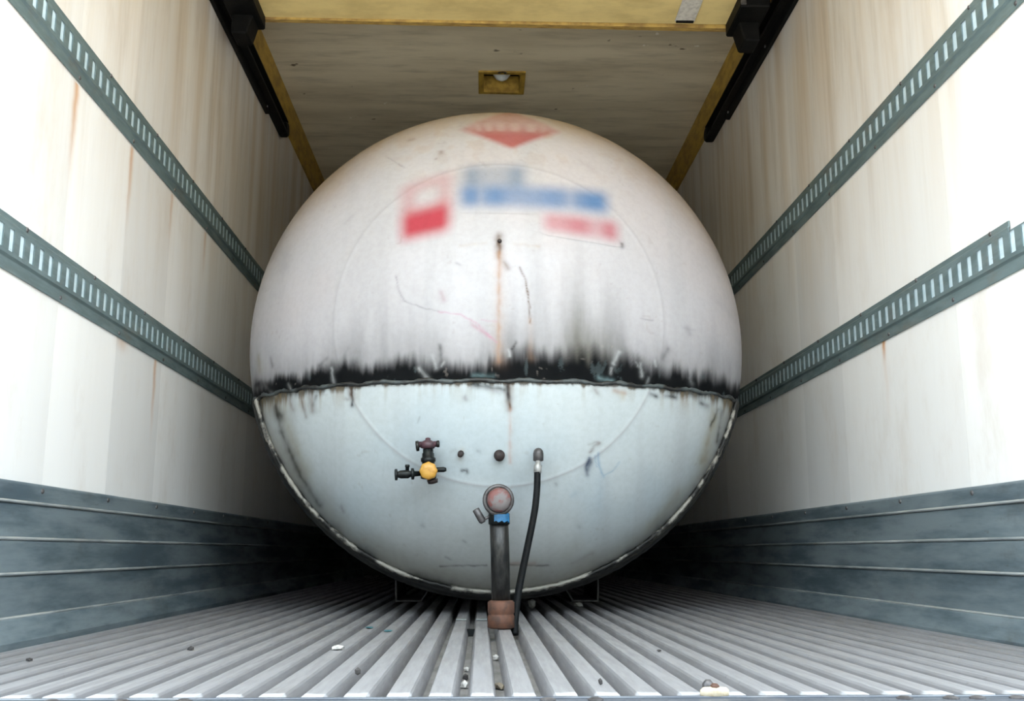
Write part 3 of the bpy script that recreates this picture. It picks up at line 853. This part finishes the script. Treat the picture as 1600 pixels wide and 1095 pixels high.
def decal(name, quad, fn, label, margin=0.28, n=100, lift=0.0):
    us = np.linspace(-margin, 1 + margin, n)
    U, V = np.meshgrid(us, us, indexing='ij'); U = U.ravel(); V = V.ravel()
    Q = np.array(quad)
    x = (Q[0][0]*(1-U) + Q[1][0]*U)*(1-V) + (Q[3][0]*(1-U) + Q[2][0]*U)*V
    z = (Q[0][1]*(1-U) + Q[1][1]*U)*(1-V) + (Q[3][1]*(1-U) + Q[2][1]*U)*V
    k = 1.004
    s = np.sqrt(np.clip(1 - (x*x + z*z)/R**2, 0.0, 1))
    dn = (fnoise(x, z, 5, 5, 161) - 0.5)*0.006*np.clip(1 - (np.hypot(x, z)/R)**4, 0, 1)
    b = 0.0014*np.exp(-((np.hypot(x, z) - 0.545)/0.006)**2)
    y = (-B*s + dn - b)*k - 0.0006 - lift
    co = np.stack([AX + x*k*1.0006, RY + y, AZ + z*k*1.0006], -1)
    col, al = fn(U, V)
    al = np.where((x*x + z*z) < (R*0.985)**2, al, 0)
    f = []
    for i in range(n-1):
        for j in range(n-1):
            ids = (i*n+j, (i+1)*n+j, (i+1)*n+j+1, i*n+j+1)
            if max(al[list(ids)]) > 0.03: f.append(ids)
    used, inv = np.unique(np.array(f), return_inverse=True)
    me = bpy.data.meshes.new(name)
    me.from_pydata(co[used].tolist(), [], inv.reshape(-1, 4).tolist())
    set_color(me, printed(x[used], z[used]))
    o = link(name, me, DOMEU, up, smooth=True)
    if me.polygons[len(me.polygons)//2].normal.y > 0: me.flip_normals()
    return tag(o, label)
def soft(v, a, b, w): return sstep(a - w, a + w, v)*(1 - sstep(b - w, b + w, v))
def f_logo(u, v):
    al = soft(u, 0.02, 0.98, 0.20)*soft(v, 0.02, 0.98, 0.15)
    n = len(u); c = np.tile(np.array([0.33, 0.11, 0.12]), (n, 1))
    c = lerp(c, (0.33, 0.018, 0.033), sstep(0.34, 0.70, v))
    hole = soft(u, 0.30, 0.76, 0.18)*soft(v, 0.18, 0.46, 0.14)
    a2 = al*(0.50 + 0.42*sstep(0.32, 0.70, v))*(1 - 0.9*hole)
    return c, a2
def f_row1(u, v):
    al = soft(u, 0.02, 0.98, 0.15)*soft(v, 0.10, 1, 0.34)
    st = 0.40 + 0.30*np.exp(-((u - 0.16)/0.16)**2) + 0.32*np.exp(-((u - 0.84)/0.17)**2)
    n = len(u); c = np.tile(np.array([0.085, 0.135, 0.205]), (n, 1))
    return c, np.clip(al*st, 0, 0.9)
def f_row2(u, v):
    al = soft(u, 0, 1, 0.065)*soft(v, 0.05, 0.95, 0.36)
    st = 0.68 + 0.20*np.exp(-((u - 0.08)/0.07)**2) + 0.20*np.exp(-((u - 0.24)/0.07)**2) + 0.14*np.exp(-((u - 0.62)/0.09)**2) + 0.26*np.exp(-((u - 0.90)/0.13)**2) - 0.18*np.exp(-((u - 0.14)/0.03)**2) - 0.15*np.exp(-((u - 0.74)/0.04)**2)
    n = len(u); c = np.tile(np.array([0.055, 0.13, 0.27]), (n, 1))
    return c, np.clip(al*st, 0, 0.95)
def f_red(u, v):
    al = soft(u, 0, 1, 0.12)*soft(v, 0.05, 0.95, 0.36)
    st = 0.62 + 0.16*np.exp(-((u - 0.45)/0.16)**2) - 0.14*np.exp(-((u - 0.70)/0.09)**2) + 0.18*np.exp(-((u - 0.90)/0.13)**2)
    n = len(u); c = np.tile(np.array([0.33, 0.075, 0.10]), (n, 1))
    return c, np.clip(al*st, 0, 0.92)
def f_diamond(u, v):
    al = soft(u, 0, 1, 0.09)*soft(v, 0, 1, 0.09)
    # white lettering across the middle of the diamond, too soft to read
    w = (u - v); s = (u + v)/2
    band = np.exp(-((w)/0.22)**2)
    n = len(u); c = np.tile(np.array([0.28, 0.06, 0.052]), (n, 1))
    t = (u + v - 1)
    return c, al*(0.42 + 0.46*sstep(-0.25, 0.45, v - u))
def f_letters(u, v):
    al = soft(u, 0, 1, 0.08)*soft(v, 0, 1, 0.3)
    st = 0.32 + 0.22*np.cos(u*2*PI*5 + 2*np.sin(u*4)) + 0.1*np.cos(u*31)
    n = len(u); c = np.tile(np.array([0.38, 0.30, 0.28]), (n, 1))
    return c, al*st
JOBS = [
    ('red_logo_panel', [(-0.341, 0.474), (-0.160, 0.524), (-0.163, 0.285), (-0.326, 0.251)], f_logo, 'blurred red square emblem with a pale window in its top half', 0.28, 0),
    ('blue_lettering', [(-0.134, 0.549), (0.095, 0.556), (0.092, 0.443), (-0.132, 0.447)], f_row1, 'blurred grey-blue upper line of lettering', 0.28, 0),
    ('blue_lettering', [(-0.136, 0.461), (0.369, 0.462), (0.367, 0.367), (-0.135, 0.371)], f_row2, 'blurred blue lower line of lettering', 0.28, 0.0003),
    ('red_lettering', [(0.146, 0.357), (0.397, 0.346), (0.395, 0.265), (0.145, 0.287)], f_red, 'blurred red line of lettering', 0.28, 0.0006),
    ('hazard_diamond', [(-0.140, 0.727), (0.040, 0.875), (0.222, 0.735), (0.043, 0.622)], f_diamond, 'red diamond warning mark near the top edge', 0.12, 0),
    ('pale_lettering', [(-0.085, 0.765), (0.165, 0.768), (0.155, 0.718), (-0.075, 0.715)], f_letters, 'row of pale letters, too blurred to read', 0.10, 0.0006)]
for nm, Q, fn, lb, mg, lf in JOBS: PRINTS.append((Q, fn, mg))
for nm, Q, fn, lb, mg, lf in JOBS: decal(nm, Q, fn, lb, mg, 100, lf)

# ---- fittings on the dome
lug = MB()
p = on_dome(-0.002, 0.247, 1.004); nn = dome_normal(-0.002, 0.247)
lug.lathe([(0.007, -0.01), (0.007, 0.004), (0.005, 0.008), (0.002, 0.009)], p, nn, 14)
lug.build('lifting_lug', PLUGM, up, smooth=True)
for (x, z, r) in ((-0.123, -0.441, 0.009), (0.0, -0.447, 0.0155)):
    p = on_dome(x, z); nn = dome_normal(x, z)
    m = MB().lathe([(r*1.15, -0.01), (r*1.15, 0.004), (r, 0.006), (r, 0.020), (r*0.8, 0.025), (r*0.3, 0.026)], p, nn, 8 if r < 0.01 else 18)
    m.build('plug', PLUGM, low, smooth=True)

# valve cluster with yellow cap and maroon handwheel
vx, vy = -0.165, 3.225
vp = Vector((vx, vy, 0.455))
m = MB().lathe([(0.018, -0.022), (0.024, -0.02), (0.026, 0.0), (0.024, 0.018), (0.020, 0.022), (0.020, 0.030), (0.0235, 0.033), (0.0235, 0.043), (0.019, 0.046), (0.019, 0.058), (0.0165, 0.060), (0.0165, 0.072), (0.012, 0.074)], vp, (-0.03, 0, 1), 20)
base = on_dome(-0.226, -0.497)
m.tube([vp + Vector((0, 0.0, 0)), vp + Vector((-0.001, 0.05, 0.0)), base + Vector((0, 0.02, 0))], [0.021, 0.019, 0.019], 16)
valve = m.build('valve', VALVEBLK, tank, smooth=True)
tag(valve, 'black valve with yellow cap and maroon handwheel')
# handwheel: hub, crossbar and two end grips
hz = vp + Vector((-0.003, 0, 0.088))
m = MB().lathe([(0.010, -0.016), (0.022, -0.013), (0.024, 0.0), (0.018, 0.008), (0.009, 0.012), (0.008, 0.018), (0.003, 0.020)], hz, (0, 0, 1), 18)
m.tube([hz + Vector((-0.034, 0, -0.002)), hz + Vector((0.032, 0, 0.0))], 0.0095, 12)
m.build('handwheel', VALVERED, valve, smooth=True)
m = MB()
m.lathe([(0.009, -0.005), (0.0165, -0.004), (0.0165, 0.005), (0.009, 0.006)], hz + Vector((-0.033, -0.002, -0.007)), (1, 0, 0.12), 14)
m.build('wheel_grip', DARKSTEEL, valve, smooth=True)
m = MB()
m.lathe([(0.006, -0.005), (0.011, -0.004), (0.011, 0.004), (0.006, 0.005)], hz + Vector((0.032, -0.002, 0.0)), (1, 0, 0.05), 14)
m.build('wheel_grip', DARKSTEEL, valve, smooth=True)
# yellow cap, faceted disc facing out
m = MB(); cpt = vp + Vector((0.002, -0.026, 0.001)); seg = 40; prof = [(0.0245, 0.0), (0.027, 0.004), (0.027, 0.014), (0.0235, 0.019), (0.010, 0.021)]
v = []; f = []
for r, h in prof:
    for k in range(seg):
        a = 2*PI*k/seg; r2 = r*(1 + 0.045*math.cos(8*a))
        v.append(cpt + Vector((r2*math.cos(a), -h, r2*math.sin(a))))
for i in range(len(prof)-1):
    for k in range(seg): f.append((i*seg+k, i*seg+(k+1) % seg, (i+1)*seg+(k+1) % seg, (i+1)*seg+k))
f.append(tuple(range(seg))); f.append(tuple(range((len(prof)-1)*seg, len(prof)*seg)))
m.add(v, f); m.build('yellow_cap', VALVEYEL, valve, smooth=True)
# side fitting: spool with two flanges and a small stem
sp = Vector((-0.236, 3.225, 0.448))
m = MB().lathe([(0.008, -0.034), (0.018, -0.033), (0.018, -0.026), (0.010, -0.024), (0.013, -0.015), (0.0135, 0.008), (0.010, 0.014), (0.0095, 0.017), (0.018, 0.018), (0.018, 0.026), (0.009, 0.028), (0.007, 0.050)], sp, (1, 0, 0.05), 16)
m.lathe([(0.006, 0.008), (0.006, 0.022), (0.008, 0.023), (0.007, 0.030)], sp + Vector((0.005, 0, 0)), (0, 0, 1), 12)
m.build('side_fitting', VALVEBLK, valve, smooth=True)
MB().lathe([(0.006, 0.02), (0.008, 0.026), (0.0085, 0.048), (0.0055, 0.056)], vp + Vector((0, 0, 0.006)), (1, 0, 0.04), 12).build('outlet_stub', VALVEBLK, valve, smooth=True)
MB().lathe([(0.018, 0.0), (0.015, 0.012), (0.005, 0.014)], vp + Vector((0.012, 0.02, -0.022)), (0.2, 0, -1), 14).build('base_nut', PLUGM, valve, smooth=True)

# drain pipe standing on the floor
pipe_x, pipe_y = 0.058, 2.95
top = Vector((0.050, 2.935, 0.330))
m = MB().tube([(pipe_x, pipe_y, 0.05), (pipe_x - 0.003, pipe_y - 0.005, 0.20), top], [0.0262, 0.0265, 0.0272], 24)
pipe = m.build('drain_pipe', DARKSTEEL, tank, smooth=True)
tag(pipe, 'dark oily steel drain pipe with rusty foot')
bz = on_dome(-0.008, -0.61)
MB().tube([(0.050, 2.905, 0.348), (0.050, 3.1, 0.349), (0.050, bz.y + 0.02, 0.350)], [0.034, 0.031, 0.031], 24).build('elbow', DARKSTEEL, pipe, smooth=True)
MB().lathe([(0.042, -0.030), (0.0445, -0.024), (0.0445, 0.002), (0.041, 0.006), (0.036, 0.007), (0.034, 0.004), (0.010, 0.006)], (0.049, 2.90, 0.353), (0, -1, 0.0), 28).build('coupling_ring', GREYST, pipe, smooth=True)
MB().lathe([(0.034, 0.0), (0.034, 0.012), (0.030, 0.019), (0.018, 0.022), (0.004, 0.023)], (0.0505, 2.895, 0.352), (0, -1, 0.05), 24).build('end_cap', GREYCAP, pipe, smooth=True)
MB().lathe([(0.0275, 0), (0.0305, 0.002), (0.0305, 0.030), (0.0275, 0.033)], (0.0515, 2.932, 0.285), (0, 0, 1), 20).build('collar', VALVEBLK, pipe, smooth=True)
m = MB()
v = []; f = []
for i in range(9):
    a = -PI/2 - 0.38 + i*0.15
    r = 0.0385
    for h in (0.293 + 0.003*math.sin(i*2.1), 0.316 + 0.003*math.sin(i*1.3)):
        v.append((0.0515 + r*math.cos(a), 2.932 + r*math.sin(a), h)); v.append((0.0515 + (r-0.006)*math.cos(a), 2.932 + (r-0.006)*math.sin(a), h))
for i in range(8):
    o_ = i*4
    f += [(o_, o_+4, o_+6, o_+2), (o_+1, o_+3, o_+7, o_+5), (o_, o_+1, o_+5, o_+4), (o_+2, o_+6, o_+7, o_+3)]
f += [(0, 2, 3, 1), (32, 33, 35, 34)]
m.add(v, f); m.build('blue_tape', BLUETAPE, pipe)
MB().lathe([(0.030, 0.0005), (0.0375, 0.003), (0.0375, 0.034), (0.0355, 0.037), (0.0355, 0.041), (0.0375, 0.044), (0.0375, 0.072), (0.030, 0.077)], (pipe_x, pipe_y, 0), (0, 0, 1), 26).build('rusty_coupling', RUSTST, pipe, smooth=True)
m = MB().lathe([(0.008, -0.022), (0.0105, -0.02), (0.0105, 0.016), (0.007, 0.022)], (-0.004, 2.915, 0.309), (0.5, 0, -0.85), 14)
m.tube([(0.004, 2.915, 0.298), (0.02, 2.92, 0.305), (0.032, 2.925, 0.318)], 0.004, 8)
m.build('cam_lever', GREYST, pipe, smooth=True)

# hose with its end fitting
m = MB().tube(catmull([(0.176, 3.215, 0.452), (0.1735, 3.20, 0.40), (0.164, 3.17, 0.329), (0.137, 3.10, 0.214), (0.111, 3.03, 0.105), (0.099, 2.985, 0.03), (0.096, 2.965, -0.018)], 10), 0.0105, 14)
hose = m.build('hose', RUBBER, tank, smooth=True)
tag(hose, 'black rubber hose hanging to the floor')
m = MB().lathe([(0.012, -0.002), (0.0165, 0.0), (0.0165, 0.022), (0.0145, 0.031), (0.008, 0.038), (0.002, 0.040)], (0.180, 3.225, 0.492), (0, 0, 1), 18)
hb = on_dome(0.125, -0.444)
m.tube([(0.180, 3.225, 0.512), (0.181, hb.y + 0.015, hb.z)], 0.011, 14)
m.build('hose_fitting', GREYST, hose, smooth=True)
MB().lathe([(0.0085, 0.0), (0.0125, 0.002), (0.0125, 0.026), (0.0085, 0.030), (0.0075, 0.046)], (0.1765, 3.218, 0.450), (0.05, 0, 1), 18).build('ferrule', CHROME, hose, smooth=True)

# ------------------------------------------------------------------ litter on the floor, piece by piece
PEB_W = simple('white_plaster_crumb', (0.42, 0.41, 0.39), (0.30, 0.29, 0.27), 0.8, 0, 90)
PEB_D = simple('dark_stone_chip', (0.018, 0.016, 0.016), (0.045, 0.04, 0.038), 0.8, 0, 90)
PEB_T = simple('teal_paint_flake', (0.03, 0.12, 0.135), (0.02, 0.075, 0.09), 0.6, 0, 90)
PEB_B = simple('tan_grit', (0.17, 0.14, 0.10), (0.11, 0.09, 0.065), 0.85, 0, 90)
def crumb(name, x, y, sx, sy, sz, mat, label, cat, group, z=0.0, seed=0):
    rg = random.Random(seed)
    bm = bmesh.new(); bmesh.ops.create_icosphere(bm, subdivisions=1, radius=1)
    for v in bm.verts:
        k = 1 + rg.uniform(-0.22, 0.18); v.co = Vector((v.co.x*sx*k, v.co.y*sy*k, max(v.co.z*k, -0.8)*sz))
    zmin = min(v.co.z for v in bm.verts)
    for v in bm.verts: v.co.z -= zmin
    me = bpy.data.meshes.new(name); bm.to_mesh(me); bm.free()
    o = link(name, me, mat, loc=(x, y, z)); o.rotation_euler = (0, 0, rg.uniform(0, 3) if 'flake' not in name else 0)
    return tag(o, label, cat, group)
def ribx(x): return 0.004 + round((x - 0.004)/RP)*RP                 # nearest rib centre
def gapx(x): return 0.004 + (math.floor((x - 0.004)/RP) + 0.5)*RP    # nearest trough centre
G = 'litter on the ribbed floor'
crumb('paper_scrap', ribx(-0.329), 2.333, 0.013, 0.018, 0.006, PEB_W, 'crumpled white scrap on the ribs well left of the drain pipe', 'scrap', G, 0, 1)
crumb('paint_flake', ribx(-0.33), 2.985, 0.013, 0.03, 0.002, PEB_T, 'pale teal paint flake, left one of the two teal flakes', 'paint flake', G, 0, 2)
crumb('paint_flake', ribx(-0.27), 2.865, 0.013, 0.03, 0.002, PEB_T, 'dark teal paint flake, right one of the two teal flakes', 'paint flake', G, 0, 3)
crumb('plaster_crumb', ribx(0.165), 3.95, 0.017, 0.017, 0.022, PEB_W, 'round pale lump on the floor just right of the hose end', 'lump', G, 0, 4)
crumb('plaster_crumb', ribx(0.40), 4.09, 0.016, 0.018, 0.012, PEB_W, 'small pale lump in front of the right saddle foot', 'lump', G, 0, 5)
crumb('stone_chip', -0.218 + 0.004, 1.876, 0.0045, 0.006, 0.0075, PEB_D, 'dark pointed stone chip on a rib left of centre near the sill', 'stone', G, -0.002, 6)
crumb('stone_chip', gapx(-0.027), 2.06, 0.006, 0.007, 0.008, PEB_D, 'dark round stone in the trough in front of the pipe', 'stone', G, -0.033, 7)
crumb('plaster_crumb', gapx(0.034), 2.42, 0.007, 0.009, 0.008, PEB_W, 'white crumb in the trough directly in front of the rusty coupling', 'crumb', G, -0.033, 8)
crumb('plaster_crumb', gapx(-0.025), 2.20, 0.006, 0.008, 0.006, PEB_W, 'pale crumb in a trough just beyond the dark round stone', 'crumb', G, -0.033, 9)
crumb('plaster_crumb', gapx(-0.025), 1.94, 0.009, 0.010, 0.008, PEB_W, 'white crumb in the centre trough nearest the sill', 'crumb', G, -0.033, 10)
crumb('tan_grit', gapx(0.036), 1.93, 0.010, 0.022, 0.007, PEB_B, 'tan lump of grit at the front of a trough', 'grit', G, -0.033, 11)
crumb('stone_chip', ribx(0.216), 1.713, 0.004, 0.004, 0.006, PEB_D, 'small dark chip standing near the sill, left of the cream lug', 'stone', G, 0, 12)
crumb('stone_chip', ribx(-0.881), 2.109, 0.007, 0.006, 0.004, PEB_D, 'dark chip on the ribs by the left kick panel', 'stone', G, 0, 13)
crumb('stone_chip', ribx(-0.634), 2.327, 0.008, 0.007, 0.005, PEB_D, 'dark chip on the ribs between left kick panel and white scrap', 'stone', G, 0, 14)
crumb('stone_chip', ribx(0.395), 2.267, 0.006, 0.005, 0.003, PEB_D, 'small dark chip on the ribs right of the drain pipe', 'stone', G, 0, 15)
# cream oval lug with rusty bolt on the sill
lg = empty('oval_lug', (0.350, 1.600, -0.002))
tag(lg, 'cream oval metal lug with a rusty bolt lying on the sill edge', 'lug')
CREAM = simple('chipped_cream_paint', (0.46, 0.40, 0.30), (0.36, 0.28, 0.18), 0.5, 0, 90)
m = MB(); v = []; f = []; seg = 28; prof = [(0.85, 0.0), (1.0, 0.003), (1.0, 0.010), (0.8, 0.014), (0.3, 0.015)]
for r, h in prof:
    for k in range(seg):
        a = 2*PI*k/seg
        v.append((0.352 + 0.022*r*math.cos(a), 1.598 + 0.010*r*math.sin(a) - 0.2*h, -0.0035 + h))
for i in range(len(prof)-1):
    for k in range(seg): f.append((i*seg+k, i*seg+(k+1) % seg, (i+1)*seg+(k+1) % seg, (i+1)*seg+k))
f.append(tuple(range(seg))); f.append(tuple(range((len(prof)-1)*seg, len(prof)*seg)))
m.add(v, f); m.build('plate', CREAM, lg, smooth=True)
MB().lathe([(0.0065, 0), (0.0065, 0.004), (0.003, 0.0055)], (0.352, 1.594, 0.0105), (0, -0.4, 1), 6).build('bolt', RUSTST, lg)
MB().lathe([(0.006, 0), (0.009, 0.004), (0.009, 0.012), (0.004, 0.018)], (0.348, 1.622, 0.0005), (0, 0, 1), 12).build('knob', GREYST, lg, smooth=True)
